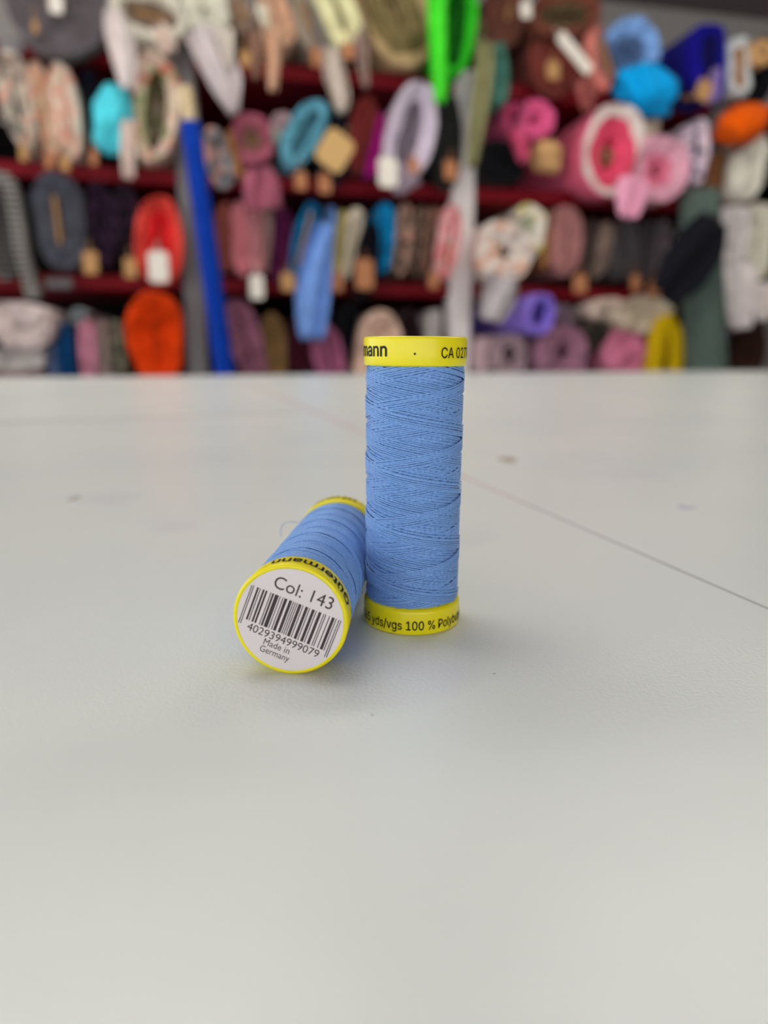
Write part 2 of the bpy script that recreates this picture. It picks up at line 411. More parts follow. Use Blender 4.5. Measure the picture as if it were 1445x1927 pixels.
def build_bolt(oi, row, label, cx, cy, w, h, tilt=0, col=(128, 128, 128), pattern='plain', cols=(), scale=None, core='board', t=-0.05, L=0.6,
         n=2.3, layers=6, wob=0.03, inner=None, flaps=(), tags=(), hollow=0.0, outer_layers=99, core_px=None, rim=None):
    rnd = random.Random(label)
    zlo, zhi = ROWS[row]
    s, z = on_shelf(cx, cy, t); sl, sr_ = on_shelf(cx - w / 2, cy, t)[0], on_shelf(cx + w / 2, cy, t)[0]
    zt, zb = on_shelf(cx, cy - h / 2, t)[1], on_shelf(cx, cy + h / 2, t)[1]
    a, b = (sr_ - sl) / 2, (zt - zb) / 2
    rnd_ = abs(a / b - 1) < 0.32 and core in ('tube', 'hole', 'none')
    org = (s, t, z - b)
    root = empty('fabric_roll' if core in ('tube', 'hole') else 'fabric_bolt', s_world(s, t, z - b), YAW)
    tag(root, label, 'fabric roll' if core in ('tube', 'hole') else 'fabric bolt', 'fabric rolls on the shelves' if core in ('tube', 'hole') else 'fabric bolts on the shelves')
    m1 = fabric(col, pattern, cols, scale); mats = [m1]
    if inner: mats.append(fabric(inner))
    if rim: mats.append(fabric(rim))
    NS = 44; ct, st = math.cos(math.radians(tilt)), math.sin(math.radians(tilt))
    ph = [rnd.uniform(0, 6.28) for _ in range(4)]
    v, f, mi = [], [], []; cut = cuts(oi); bay = min(BAYS, key=lambda q: max(q[0] - s, s - q[1], 0))
    def loop(ins, y, shrink=1.0, clamp=False, ya=0.0, lp=None):
        A, B_ = max(a - ins, 0.0015) * shrink, max(b - ins, 0.0015)
        base = len(v)
        for i in range(NS):
            q = 2 * math.pi * i / NS; c, s_ = math.cos(q), math.sin(q)
            k = 1 + wob * (math.sin(2 * q + ph[0]) * 0.6 + math.sin(3 * q + ph[1]) + 0.5 * math.sin(5 * q + ph[2]))
            if lp is not None: k += 0.03 * math.sin(4 * q + lp) + 0.02 * math.sin(9 * q + 2 * lp)
            x = A * k * math.copysign(abs(c) ** (2 / n), c); zz = B_ * k * math.copysign(abs(s_) ** (2 / n), s_)
            X, Z = x * ct + zz * st, -x * st + zz * ct
            for _ in range(2):
                for nx, nz, dd in cut:
                    e = X * nx + Z * nz - dd
                    if e > 0: X -= nx * e; Z -= nz * e
            if clamp:
                Zw = min(max(z + Z, zlo + 0.002), zhi - 0.004); Z = Zw - z
                X = min(max(s + X, bay[0]), bay[1]) - s
            v.append((X, y + ya * math.sin(2 * q + ph[3]) + ya * 0.6 * math.sin(7 * q + ph[1]), Z + b))
        return base
    prev = None
    def stitch(p, q, m=0):
        for i in range(NS):
            j = (i + 1) % NS; f.append((p + i, p + j, q + j, q + i)); mi.append(m)
    seq = [(0.0, L, 0.9, True, 0), (0.0, max(0.014, -t - 0.003), 0.97, True, 0), (0.0, max(0.012, -t - 0.03), 0.99, False, 0), (0.0, 0.010, 1, False, 0), (0.004, 0.001, 1, False, 0)]
    base0 = None
    for ins, y, shr, cl, ya in seq:
        k = loop(ins, y, shr, cl, ya)
        if prev is not None: stitch(prev, k)
        else: base0 = k
        prev = k
    f.append(tuple(range(base0, base0 + NS))); mi.append(0)
    stop = {'board': 0.006, 'tube': 0.022, 'hole': 0.03, 'none': 0.003}[core]
    if core in ('tube', 'hole'): stop = min(stop, min(a, b) * 0.35)
    if core_px: stop = core_px * (sr_ - sl) / w
    depth = min(a, b) - stop; p = max(depth - 0.004, 0.004) / layers
    for k_ in range(layers):
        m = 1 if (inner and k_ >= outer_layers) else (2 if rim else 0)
        lp = rnd.uniform(0, 6.28); y0 = rnd.uniform(-0.010, 0.010) + hollow * (k_ / layers)
        i0 = 0.004 + p * k_
        for ins, yy in ((i0 + 0.12 * p, y0), (i0 + 0.62 * p, y0 + 0.001), (i0 + 0.86 * p, y0 + 0.010 + min(0.02, p))):
            k = loop(ins, yy, 1, False, 0.006, lp); stitch(prev, k, m); prev = k
    if core in ('tube', 'hole'):
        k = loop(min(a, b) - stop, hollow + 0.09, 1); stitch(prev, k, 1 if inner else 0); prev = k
    f.append(tuple(range(prev + NS - 1, prev - 1, -1))); mi.append(0)
    mesh_obj('rolled_fabric' if core in ('tube', 'hole') else 'folded_fabric', v, f, mats, root, True, mi)
    if core == 'tube':
        r0 = stop * 0.92; r1 = r0 * 0.72; vv, ff = [], []
        prof = [(r1, 0.085), (r1, hollow + 0.002), (r0, hollow + 0.002), (r0, 0.085)]
        NN = 20
        for r_, y in prof:
            for i in range(NN):
                q = 2 * math.pi * i / NN; x, zz = r_ * math.cos(q), r_ * math.sin(q) * min(1.0, b / a if b < a else 1.0)
                vv.append((x * ct + zz * st, y, -x * st + zz * ct + b))
        for k in range(4):
            for i in range(NN):
                j = (i + 1) % NN; k2 = (k + 1) % 4; ff.append((k * NN + i, k2 * NN + i, k2 * NN + j, k * NN + j))
        mesh_obj('cardboard_tube', vv, ff, M_TUBE, root)
    if core == 'board':
        lx, lz = (0.0035, max(b - a * 0.9, 0.02)) if b >= a else (max(a - b * 0.9, 0.02), 0.0035)
        vv, ff = box_data(-lx, lx, -0.010 + hollow, 0.05, -lz, lz, 0.001)
        vv = [(x * ct + zz * st, y, -x * st + zz * ct + b) for x, y, zz in vv]
        mesh_obj('core_board', vv, ff, M_KRAFT, root, False)
    for fl in flaps:
        fm = m1 if len(fl) < 2 or fl[1] is None else fabric(fl[1])
        part_flap(root, org, fl[0], min(t - 0.05, -0.155), fm)
    for tg in tags:
        px, py, tw, thh = tg[:4]; part_tag(root, org, px, py, tw, thh, tg[5] if len(tg) > 5 else 0, min(t - 0.035, -0.13) - (0.05 if flaps else 0), tg[4] if len(tg) > 4 else M_KRAFT)
    return root

def build_crumple(oi, row, label, cx, cy, w, h, col, t=-0.06, tilt=0, seed=1, fold=0.16, tags=()):
    """a loosely bunched piece of cloth"""
    s, z = on_shelf(cx, cy, t); a = on_shelf(cx + w / 2, cy, t)[0] - s; b = on_shelf(cx, cy - h / 2, t)[1] - z
    root = empty('bunched_fabric', s_world(s, t, z - b), YAW); tag(root, label, 'fabric', 'bunched fabric pieces')
    rnd = random.Random(seed); ph = [rnd.uniform(0, 6.28) for _ in range(6)]; n1, n2 = 22, 40; v, f = [], []
    ct, st = math.cos(math.radians(tilt)), math.sin(math.radians(tilt)); d = (-t - 0.006) / 1.95; cut = cuts(oi); zlo, zhi = ROWS[row]
    for i in range(n1 + 1):
        la = math.pi * i / n1
        for j in range(n2):
            lo = 2 * math.pi * j / n2
            k = 1 + fold * math.sin(3 * lo + 2.5 * la + ph[0]) * math.sin(la) + fold * 0.7 * math.sin(6 * lo - 4 * la + ph[1]) * math.sin(la) + fold * 0.4 * math.sin(11 * lo + 5 * la + ph[2])
            x, y, zz = a * k * math.sin(la) * math.cos(lo), d * k * math.sin(la) * math.sin(lo), b * (1 + 0.4 * (k - 1)) * math.cos(la)
            X, Z = x * ct + zz * st, -x * st + zz * ct
            for _ in range(2):
                for nx, nz, dd in cut:
                    e = X * nx + Z * nz - dd
                    if e > 0: X -= nx * e; Z -= nz * e
            if y + d * 0.5 + t > -0.004: Z = min(max(z + Z, zlo + 0.002), zhi - 0.004) - z
            v.append((X, y + d * 0.5, Z + b))
    for i in range(n1):
        for j in range(n2):
            j2 = (j + 1) % n2; f.append((i * n2 + j, (i + 1) * n2 + j, (i + 1) * n2 + j2, i * n2 + j2))
    mesh_obj('crumpled_cloth', v, f, fabric(col), root)
    for tg in tags: part_tag(root, (s, t, z - b), tg[0], tg[1], tg[2], tg[3], 0, t - 0.05, M_KRAFT)
    return root

def loop_bolt(row, label, pts, wid, col, t=-0.06, pattern='plain', cols=(), scale=None, L=0.055):
    """cloth folded to an open loop, its fold towards the viewer: pts = outline in px, wid = cloth thickness px"""
    P = [Vector(on_shelf(x, y, t)) for x, y in pts]; th = on_shelf(pts[0][0] + wid / 2, pts[0][1], t)[0] - P[0].x
    zl = min(p.y for p in P); sm = sum(p.x for p in P) / len(P); xs = [p.x for p in P]; zs = [p.y for p in P]
    OBST.append(((min(xs) + max(xs)) / 2, (min(zs) + max(zs)) / 2, (max(xs) - min(xs)) / 2 + th, (max(zs) - min(zs)) / 2 + th, 0, t, t + L))
    root = empty('fabric_bolt', s_world(sm, t, zl - th), YAW); tag(root, label, 'fabric bolt', 'fabric bolts on the shelves')
    Q = []                                                   # Catmull-Rom
    for i in range(len(P) - 1):
        p0, p1, p2, p3 = P[max(i - 1, 0)], P[i], P[i + 1], P[min(i + 2, len(P) - 1)]
        for k in range(6):
            u = k / 6; Q.append(0.5 * ((2 * p1) + (p2 - p0) * u + (2 * p0 - 5 * p1 + 4 * p2 - p3) * u * u + (3 * p1 - p0 - 3 * p2 + p3) * u ** 3))
    Q.append(P[-1]); v, f = [], []; n = len(Q)
    sect = [(-1, L), (-1, 0.012), (-0.8, 0), (-0.35, 0.002), (0, 0.008), (0.35, 0.001), (0.8, 0), (1, 0.012), (1, L)]
    for i, p in enumerate(Q):
        d = (Q[min(i + 1, n - 1)] - Q[max(i - 1, 0)]).normalized(); nr = Vector((-d.y, d.x))
        for x, y in sect:
            e = p + nr * th * x; v.append((e.x - sm, y + 0.006 * math.sin(i * 0.7), e.y - zl + th))
    m = len(sect)
    for i in range(n - 1):
        for j in range(m):
            j2 = (j + 1) % m; f.append((i * m + j, i * m + j2, (i + 1) * m + j2, (i + 1) * m + j))
    f.append(tuple(range(m - 1, -1, -1))); f.append(tuple(range((n - 1) * m, n * m)))
    mesh_obj('folded_fabric', v, f, fabric(col, pattern, cols, scale), root)
    return root

def leaning_roll(label, top, bot, w_top, col, t=-0.16, tb=-0.16, core=None, cat='fabric roll', core_len=0):
    """a tall roll standing on the floor and leaning on the shelving"""
    s1, z1 = on_shelf(top[0], top[1], t); r = on_shelf(top[0] + w_top / 2, top[1], t)[0] - s1
    s2, z2 = on_shelf(bot[0], bot[1], tb)
    A = Vector((s1, t, z1)); Bv = Vector((s2, tb, z2)); d = (Bv - A); k = (z1 - 0.004) / (z1 - z2); G = A + d * k
    root = empty('fabric_roll', s_world(G.x, G.y, 0.0), YAW); tag(root, label, cat, 'tall rolls leaning against the shelving')
    ax = (A - G).normalized(); e1 = ax.cross(Vector((0, 1, 0))).normalized(); e2 = ax.cross(e1); ln = (A - G).length
    def tube(name, z0, z1_, ra, rb, m, sp=0.0):
        v, f = [], []; NN = 40; prof = [(rb * .8, z0), (rb, z0 + .006)] + [(ra + (rb - ra) * (1 - q / 8), z0 + .006 + (z1_ - z0 - .012) * q / 8) for q in range(9)] + [(ra * .86, z1_), (ra * 0.5, z1_ - 0.004)]
        for r_, zz in prof:
            for i in range(NN):
                q = 2 * math.pi * i / NN; rr = r_ * (1 + sp * i / NN + 0.012 * math.sin(2 * q + zz * 3))
                p = ax * zz + e1 * rr * math.cos(q) + e2 * rr * math.sin(q); v.append((p.x, p.y, max(0.001, p.z + 0.0)))
        for k_ in range(len(prof) - 1):
            for i in range(NN):
                j = (i + 1) % NN; f.append((k_ * NN + i, k_ * NN + j, (k_ + 1) * NN + j, (k_ + 1) * NN + i))
        f.append(tuple(range(NN - 1, -1, -1))); f.append(tuple(range((len(prof) - 1) * NN, len(prof) * NN)))
        return mesh_obj(name, v, f, m, root)
    tube('rolled_fabric', 0.0, ln, r, r * 1.15, fabric(col), 0.05)
    if core_len: tube('cardboard_tube', ln - 0.02, ln + core_len, r * 0.72, r * 0.72, plain('pale card tube', (214, 190, 150), 0.8, 0.2))
    return root, (s1, t, z1)

K_, P_, O_ = M_KRAFT, M_PAPER, M_COPPER
# --- top row, left to right
bolt('A', 'large round dark grey fabric bolt at the top left, many thin layers', 105, 8, 192, 188, 0, (112, 105, 108), layers=10, t=-0.10, tags=[(105, 6, 26, 40, P_), (66, 50, 10, 26, K_)])
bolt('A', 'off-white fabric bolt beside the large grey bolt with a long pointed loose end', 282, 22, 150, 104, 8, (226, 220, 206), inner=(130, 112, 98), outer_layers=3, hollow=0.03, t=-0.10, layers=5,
     flaps=[([(212, 15, 34), (225, 70, 52), (236, 125, 44), (240, 165, 26)], (206, 196, 194)), ([(296, 50, 34), (312, 75, 40), (318, 98, 28)], (224, 206, 194))])
bolt('A', 'cream fabric bolt with a wide mauve-white end hanging to a point', 385, 18, 92, 104, -28, (224, 220, 206), core='none', t=-0.10, layers=5,
     flaps=[([(372, 50, 62), (398, 100, 66), (425, 150, 62), (442, 214, 18)], (190, 180, 180)), ([(420, 55, 34), (428, 90, 26), (432, 126, 14)], (205, 196, 186))])
bolt('A', 'slim grey-beige bolt between the cream and the peach bolts', 452, 22, 46, 70, -20, (168, 148, 132), layers=4, t=-0.06, tags=[(462, 110, 18, 32, K_)], flaps=[([(478, 60, 26), (482, 110, 22), (482, 148, 12)], (160, 128, 112))])
bolt('A', 'peach fabric bolt with a narrow end hanging lowest in the top row', 520, 28, 62, 120, -22, (206, 172, 148), core='none', t=-0.09, layers=4,
     flaps=[([(512, 55, 34), (514, 110, 26), (514, 170, 16)], (214, 180, 156)), ([(490, 8, 20), (498, 35, 18), (505, 58, 10)], (222, 216, 200))])
bolt('A', 'taupe fabric bolt with a brown core next to the pale yellow one', 578, 35, 60, 120, -22, (170, 158, 144), layers=4, t=-0.07, tags=[(597, 108, 24, 38, O_)])
loop_bolt('A', 'pale yellow fabric folded into a narrow open loop in the top row', [(598, -30), (618, 20), (640, 68), (660, 72), (668, 40), (640, -25)], 30, (236, 230, 188), t=-0.12)
bolt('A', 'grey-beige bolt right of the pale yellow loop, long end hanging below it', 676, 20, 40, 96, -18, (176, 160, 144), layers=3, t=-0.05, tags=[(655, 96, 24, 32, O_)],
     flaps=[([(622, 88, 38), (630, 140, 46), (642, 178, 34), (648, 210, 14)], (186, 174, 164)), ([(676, 60, 22), (682, 115, 20), (690, 165, 12)], (160, 138, 130))])
bolt('A', 'big tan fabric bolt left of the bright green one', 748, 22, 150, 222, -30, (186, 162, 128), core='none', t=-0.06, layers=6, inner=(136, 122, 88), outer_layers=2)
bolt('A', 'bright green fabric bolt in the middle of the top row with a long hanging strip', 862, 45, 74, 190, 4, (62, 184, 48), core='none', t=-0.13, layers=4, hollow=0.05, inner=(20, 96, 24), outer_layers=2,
     flaps=[([(822, -20, 44), (823, 60, 40), (828, 130, 30), (832, 192, 18)], (98, 222, 72))])
bolt('A', 'dark brown fabric bolt right of the green one with a white tag', 955, 25, 90, 120, 10, (116, 78, 66), layers=5, t=-0.05, tags=[(990, 18, 20, 34, P_)])
bolt('A', 'sage strip of folded fabric hanging long below the green bolt', 903, 66, 20, 70, 4, (140, 134, 104), core='none', L=0.05, t=-0.06, layers=3,
     flaps=[([(916, 78, 26), (908, 160, 32), (898, 240, 32), (888, 316, 22)], (142, 138, 104))])
bolt('A', 'small dark teal fabric bolt hanging below the brown ones', 940, 140, 40, 122, -4, (86, 128, 116), t=-0.14, layers=4, core='none', L=0.13)
bolt('A', 'chestnut brown fabric bolt with a drooping olive edge near the ceiling', 1068, 22, 132, 92, -8, (122, 76, 62), core='none', t=-0.10, layers=4, inner=(96, 82, 60), outer_layers=2, hollow=0.04)
bolt('A', 'rust brown fabric bolt with a white stick tag lying across it', 1045, 118, 92, 130, -12, (128, 70, 62), t=-0.06, layers=4, core='none', tags=[(1082, 100, 20, 100, P_, -48), (1041, 132, 24, 36, K_)])
bolt('A', 'salmon pink fabric bolt between the rust and the pale blue bolts', 1140, 108, 62, 140, -24, (212, 142, 130), t=-0.08, layers=4, inner=(150, 110, 104), outer_layers=2, flaps=[([(1100, 150, 34), (1104, 180, 34), (1108, 208, 24)], (150, 90, 86))])
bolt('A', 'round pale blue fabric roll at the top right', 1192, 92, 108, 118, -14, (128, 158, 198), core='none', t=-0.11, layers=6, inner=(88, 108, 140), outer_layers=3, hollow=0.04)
crumple('A', 'bright cyan fabric bunched up under the pale blue roll', 1228, 164, 108, 100, (0, 160, 212), t=-0.13, tilt=20, seed=4)
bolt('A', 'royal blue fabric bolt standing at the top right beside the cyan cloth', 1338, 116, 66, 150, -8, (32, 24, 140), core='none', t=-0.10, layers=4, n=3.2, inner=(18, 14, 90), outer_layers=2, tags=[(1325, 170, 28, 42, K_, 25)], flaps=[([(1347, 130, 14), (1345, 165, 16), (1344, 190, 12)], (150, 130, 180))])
bolt('A', 'navy blue fabric bolt below the royal blue one', 1296, 184, 60, 52, 0, (24, 20, 96), L=0.04, t=-0.05, layers=4)
bolt('A', 'white fabric bolt on a brown board beside the royal blue one', 1392, 128, 46, 116, -9, (190, 192, 192), t=-0.09, layers=3, n=3, inner=(160, 110, 58), outer_layers=2)
bolt('A', 'black fabric roll with a tan core at the top right edge', 1436, 130, 56, 130, 0, (26, 26, 34), core='none', t=-0.05, layers=4)
bolt('A', 'tan round roll end poking out at the right edge', 1440, 96, 44, 50, 0, (214, 176, 130), core='tube', t=-0.12, layers=3, L=0.12)

# --- second row, left bay
bolt('B', 'grey and cream floral fabric bolt at the far left of the second row', 30, 184, 68, 186, -8, (196, 184, 172), 'floral', ((150, 150, 140), (206, 170, 156), (128, 124, 120)), 60, t=-0.07, core='none', layers=5, tags=[(44, 288, 16, 30, K_)])
bolt('B', 'peach and cream floral fabric bolt next to the grey floral one', 82, 208, 48, 182, -5, (220, 196, 180), 'floral', ((226, 150, 126), (220, 204, 186), (200, 180, 160)), 50, t=-0.06, layers=4, tags=[(92, 302, 16, 30, O_)])
bolt('B', 'cream floral fabric bolt between the peach floral and the navy bolt', 124, 205, 50, 186, -5, (222, 208, 194), 'floral', ((222, 164, 146), (204, 200, 186), (224, 190, 174)), 50, t=-0.07, core='none', layers=4, tags=[(122, 306, 18, 30, K_)])
bolt('B', 'navy fabric bolt behind the turquoise bundle', 172, 212, 56, 172, 0, (30, 30, 48), t=-0.02, core='none', layers=4, tags=[(176, 296, 14, 30, O_)])
crumple('B', 'turquoise fabric bundle in the second row of the left bay', 212, 222, 76, 138, (98, 206, 218), t=-0.095, tilt=12, seed=9, fold=0.2)
bolt('B', 'multicoloured floral fabric bolt with an open oval centre beside the blue tube', 291, 200, 96, 208, 6, (206, 190, 174), 'floral', ((214, 140, 116), (140, 160, 116), (200, 178, 170), (176, 150, 140)), 50, t=-0.08, layers=5, hollow=0.06, inner=(92, 84, 60), outer_layers=3, core='none',
     flaps=[([(240, 225, 26), (240, 290, 30), (242, 336, 24)], (216, 200, 192))])
# --- second row, middle bay
bolt('B', 'grey and pink patterned bolt right of the blue tube in the second row', 412, 298, 50, 120, -14, (158, 158, 158), 'floral', ((206, 160, 150), (130, 140, 148), (120, 116, 118)), 50, t=-0.05, core='none', layers=4)
bolt('B', 'thin mustard fabric bolt against the mauve roll', 444, 288, 22, 100, -14, (214, 168, 112), core='none', t=-0.05, layers=3)
bolt('B', 'mauve fabric roll with a card tube and a wide end hanging down', 474, 260, 84, 96, 0, (176, 106, 124), core='tube', t=-0.10, layers=6, hollow=0.02, inner=(150, 100, 104), outer_layers=3, core_px=12,
     flaps=[([(484, 318, 52), (492, 350, 70), (498, 394, 72)], (160, 98, 114))])
bolt('B', 'pale grey-pink roll between the mauve roll and the teal bolt', 527, 240, 40, 66, 25, (196, 172, 174), core='none', t=-0.05, layers=4)
bolt('B', 'pale mint roll end just right of the mauve roll', 516, 254, 24, 26, 0, (174, 186, 178), core='none', t=-0.10, layers=3, L=0.12)
bolt('B', 'slanting dusty teal fabric bolt in the middle bay', 573, 248, 66, 144, 32, (116, 170, 186), t=-0.09, layers=5, core='none', inner=(76, 118, 130), outer_layers=3, tags=[(566, 340, 22, 36, O_)])
bolt('B', 'dark navy fabric bolt behind the tan card', 628, 275, 66, 158, 5, (38, 36, 52), t=-0.04, core='none', layers=4, tags=[(611, 345, 24, 38, O_)])
bolt('B', 'brick red fabric bolt left of the magenta one', 686, 254, 58, 146, 8, (136, 62, 60), t=-0.06, core='none', layers=5)
bolt('B', 'magenta fabric bolt between the brick red and the lilac grey ones', 712, 270, 36, 122, 14, (176, 24, 140), t=-0.08, layers=3, core='none')
bolt('B', 'lilac grey fabric bolt with an open centre and a white tag', 775, 248, 92, 196, 16, (196, 184, 196), core='none', t=-0.11, layers=5, hollow=0.05, inner=(128, 116, 126), outer_layers=3,
     flaps=[([(770, 322, 60), (758, 342, 42), (746, 364, 16)], (170, 156, 168))], tags=[(730, 324, 36, 58, P_), (778, 312, 20, 30, O_)])
bolt('B', 'charcoal fabric bolt with a copper tag beside the white post', 848, 268, 48, 178, 0, (52, 52, 50), t=-0.09, core='none', layers=4, tags=[(848, 320, 24, 38, O_)])
# --- second row, right bay
bolt('B', 'rose pink fabric roll with a round hole in the second row', 1010, 224, 70, 76, 0, (206, 104, 146), core='hole', t=-0.12, layers=6, core_px=6)
bolt('B', 'smaller rose pink roll left of the one with the round hole', 968, 222, 46, 62, 0, (186, 88, 124), core='hole', t=-0.06, layers=4, core_px=6,
     flaps=[([(972, 245, 34), (982, 275, 22), (990, 304, 8)], (190, 88, 120))])
bolt('B', 'black fabric bolt lying under the rose pink rolls', 948, 305, 96, 84, 0, (28, 26, 32), core='none', t=-0.04, layers=4)
crumple('B', 'small tan fabric bundle between the black bolt and the big pink roll', 1034, 290, 56, 58, (196, 160, 118), t=-0.12, tilt=40, seed=5)
bolt('B', 'big pink fabric roll with a white outer layer, end turned to the viewer', 1160, 284, 128, 176, -4, (236, 122, 152), core='tube', t=-0.15, layers=6, hollow=0.06, inner=(244, 104, 136), rim=(240, 226, 220), outer_layers=2, core_px=13, L=0.55)
bolt('B', 'pale pink fabric roll below right of the big pink roll', 1248, 316, 104, 128, 10, (236, 184, 200), core='hole', t=-0.17, layers=5, hollow=0.03, inner=(220, 134, 158), outer_layers=3, core_px=9,
     flaps=[([(1192, 330, 44), (1188, 370, 50), (1184, 410, 36)], (224, 166, 188))])
bolt('B', 'small cream roll end above the pale pink roll', 1226, 232, 34, 54, 0, (222, 208, 188), core='none', t=-0.06, layers=3)
bolt('B', 'lilac and grey printed fabric bolt left of the grey-green roll', 1312, 288, 44, 128, -4, (214, 196, 208), 'floral', ((150, 140, 156), (226, 206, 212), (110, 104, 116)), 55, t=-0.09, core='none', layers=3)
crumple('B', 'orange fabric bundle at the right edge', 1412, 228, 82, 80, (255, 116, 0), t=-0.16, tilt=-10, seed=8, fold=0.1)
bolt('B', 'brown fabric bolt left of the cream bolt at the right edge', 1357, 308, 38, 128, 0, (136, 96, 66), core='none', t=-0.05, layers=4, n=3)
bolt('B', 'cream white fabric bolt under the orange bundle', 1410, 312, 62, 134, 3, (232, 226, 214), core='none', t=-0.09, layers=4, n=3)

# --- third row, left bay
loop_bolt('C', 'black and grey striped fabric hanging in a long loop at the far left', [(-12, 330), (14, 345), (30, 420), (44, 500), (62, 560)], 30, (16, 16, 18), t=-0.10, pattern='rib', cols=((150, 145, 140),), scale=19)
bolt('C', 'black striped fabric bolt in the corner behind the striped loop', 4, 430, 70, 200, 0, (40, 38, 40), 'rib', ((120, 116, 114),), 18, t=-0.03, core='none', layers=4)
bolt('C', 'oval slate grey ribbed fabric bolt with a kraft core board', 108, 414, 104, 182, -2, (104, 104, 114), 'rib', ((76, 76, 84),), 30, t=-0.08, layers=7)
bolt('C', 'dark purple printed fabric bolt right of the slate grey oval', 188, 420, 54, 158, 0, (64, 42, 64), 'floral', ((40, 26, 42), (88, 60, 88), (34, 24, 34)), 60, t=-0.05, core='none', layers=4, tags=[(170, 494, 28, 44, K_)])
bolt('C', 'dark aubergine printed bolt left of the coral bolt', 238, 422, 50, 154, 0, (58, 40, 56), 'floral', ((38, 26, 38), (80, 56, 78), (30, 22, 32)), 60, t=-0.05, core='none', layers=4, tags=[(245, 504, 24, 38, K_)])
bolt('C', 'coral red fabric bolt with a white tag', 299, 454, 92, 172, 3, (244, 100, 88), t=-0.10, layers=4, core='none', inner=(226, 50, 58), outer_layers=2, hollow=0.05, tags=[(298, 502, 38, 60, P_)])
# --- third row, middle bay
bolt('C', 'terracotta fabric bolt right behind the blue tube in the third row', 425, 445, 38, 136, 0, (158, 96, 88), t=-0.04, core='none', layers=3)
bolt('C', 'dusty pink fabric bolt beside the terracotta one', 452, 450, 38, 138, -2, (206, 140, 148), t=-0.06, core='none', layers=3)
bolt('C', 'pink fabric bolt with a beige edge in the third row', 480, 452, 34, 136, -2, (200, 146, 150), t=-0.06, core='none', layers=3, tags=[(483, 540, 26, 46, P_)])
bolt('C', 'greyish pink slim bolt left of the plum one', 503, 452, 24, 122, 4, (180, 152, 148), t=-0.05, core='none', layers=3)
bolt('C', 'plum purple fabric bolt in the third row', 530, 462, 42, 142, 6, (104, 36, 82), t=-0.05, core='none', layers=4)
bolt('C', 'slanting petrol blue fabric bolt on a taupe board', 572, 450, 40, 146, 16, (20, 124, 166), t=-0.07, layers=3, tags=[(542, 530, 26, 36, K_)])
bolt('C', 'navy bolt behind the light blue draped print', 605, 455, 34, 140, 10, (30, 44, 74), t=-0.04, core='none', layers=3)
bolt('C', 'light blue printed fabric draped long over the shelf below', 618, 430, 30, 90, 10, (112, 140, 184), core='none', t=-0.09, layers=3,
     flaps=[([(615, 420, 36), (598, 480, 58), (588, 560, 64), (588, 640, 48)], (120, 150, 200))])
bolt('C', 'yellow striped fabric bolt left of the ivory one', 638, 462, 34, 134, 8, (214, 200, 130), t=-0.06, core='none', layers=3, tags=[(634, 530, 22, 38, O_)])
bolt('C', 'ivory fabric bolt in the middle of the third row', 665, 458, 46, 136, 10, (226, 214, 196), t=-0.07, layers=3, core='none')
bolt('C', 'midnight blue fabric bolt with a brown tag above the standing spool', 692, 490, 46, 150, 6, (24, 24, 38), t=-0.10, layers=3, core='none', tags=[(686, 516, 34, 58, O_)])
bolt('C', 'turquoise blue fabric bolt between the midnight blue and the floral ones', 722, 446, 44, 136, 4, (16, 140, 184), t=-0.05, layers=3, core='none')
bolt('C', 'taupe floral fabric bolt right of the turquoise blue one', 758, 452, 34, 138, 6, (166, 140, 126), 'floral', ((120, 106, 96), (196, 152, 138), (100, 84, 76)), 60, t=-0.05, core='none', layers=3)
bolt('C', 'dark taupe floral bolt in the middle of the floral group', 788, 454, 32, 136, 6, (132, 110, 98), 'floral', ((96, 80, 74), (168, 138, 122), (84, 68, 62)), 60, t=-0.05, core='none', layers=3)
bolt('C', 'rust and taupe floral bolt next to the pink floral one', 816, 454, 30, 134, 6, (140, 110, 96), 'floral', ((112, 84, 74), (176, 130, 112), (90, 70, 62)), 60, t=-0.05, core='none', layers=3, tags=[(816, 528, 18, 30, O_)])
bolt('C', 'pink floral fabric bolt against the white post', 847, 455, 40, 146, 8, (220, 166, 168), 'floral', ((200, 110, 112), (226, 186, 186), (190, 150, 140)), 55, t=-0.10, core='none', layers=3)
# --- third row, right bay
bolt('C', 'white floral fabric bolt standing behind the hollow floral roll', 992, 440, 76, 116, 26, (206, 200, 190), 'floral', ((196, 190, 120), (200, 184, 180), (150, 160, 140)), 50, t=-0.04, layers=4, core='none')
bolt('C', 'white floral fabric roll with a dark hole right of the white post', 952, 474, 104, 118, 20, (212, 200, 192), 'floral', ((208, 164, 140), (186, 180, 176), (220, 210, 204)), 50, core='hole', t=-0.10, layers=5, core_px=11,
     flaps=[([(950, 520, 66), (938, 560, 68), (926, 604, 40)], (176, 168, 170))])
bolt('C', 'narrow mustard fabric bolt left of the dusty rose one', 1030, 452, 22, 112, 0, (164, 122, 84), core='none', t=-0.05, layers=3)
bolt('C', 'dusty rose fabric bolt in the right bay', 1068, 454, 60, 136, 2, (168, 124, 122), t=-0.06, core='none', layers=4)
bolt('C', 'dark brown slim bolt right of the dusty rose one', 1112, 470, 26, 116, 6, (92, 78, 74), t=-0.04, core='none', layers=3, tags=[(1092, 534, 26, 36, O_)])
bolt('C', 'beige-grey slim bolt right of the dark brown slim one', 1138, 470, 26, 112, 10, (142, 124, 114), t=-0.05, core='none', layers=3)
bolt('C', 'charcoal grey fabric bolt in the right bay', 1176, 472, 50, 118, 4, (88, 82, 84), t=-0.05, core='none', layers=4)
bolt('C', 'dark grey fabric bolt with a copper tag', 1216, 472, 36, 118, 4, (80, 74, 78), t=-0.05, core='none', layers=3, tags=[(1196, 532, 18, 30, O_)])
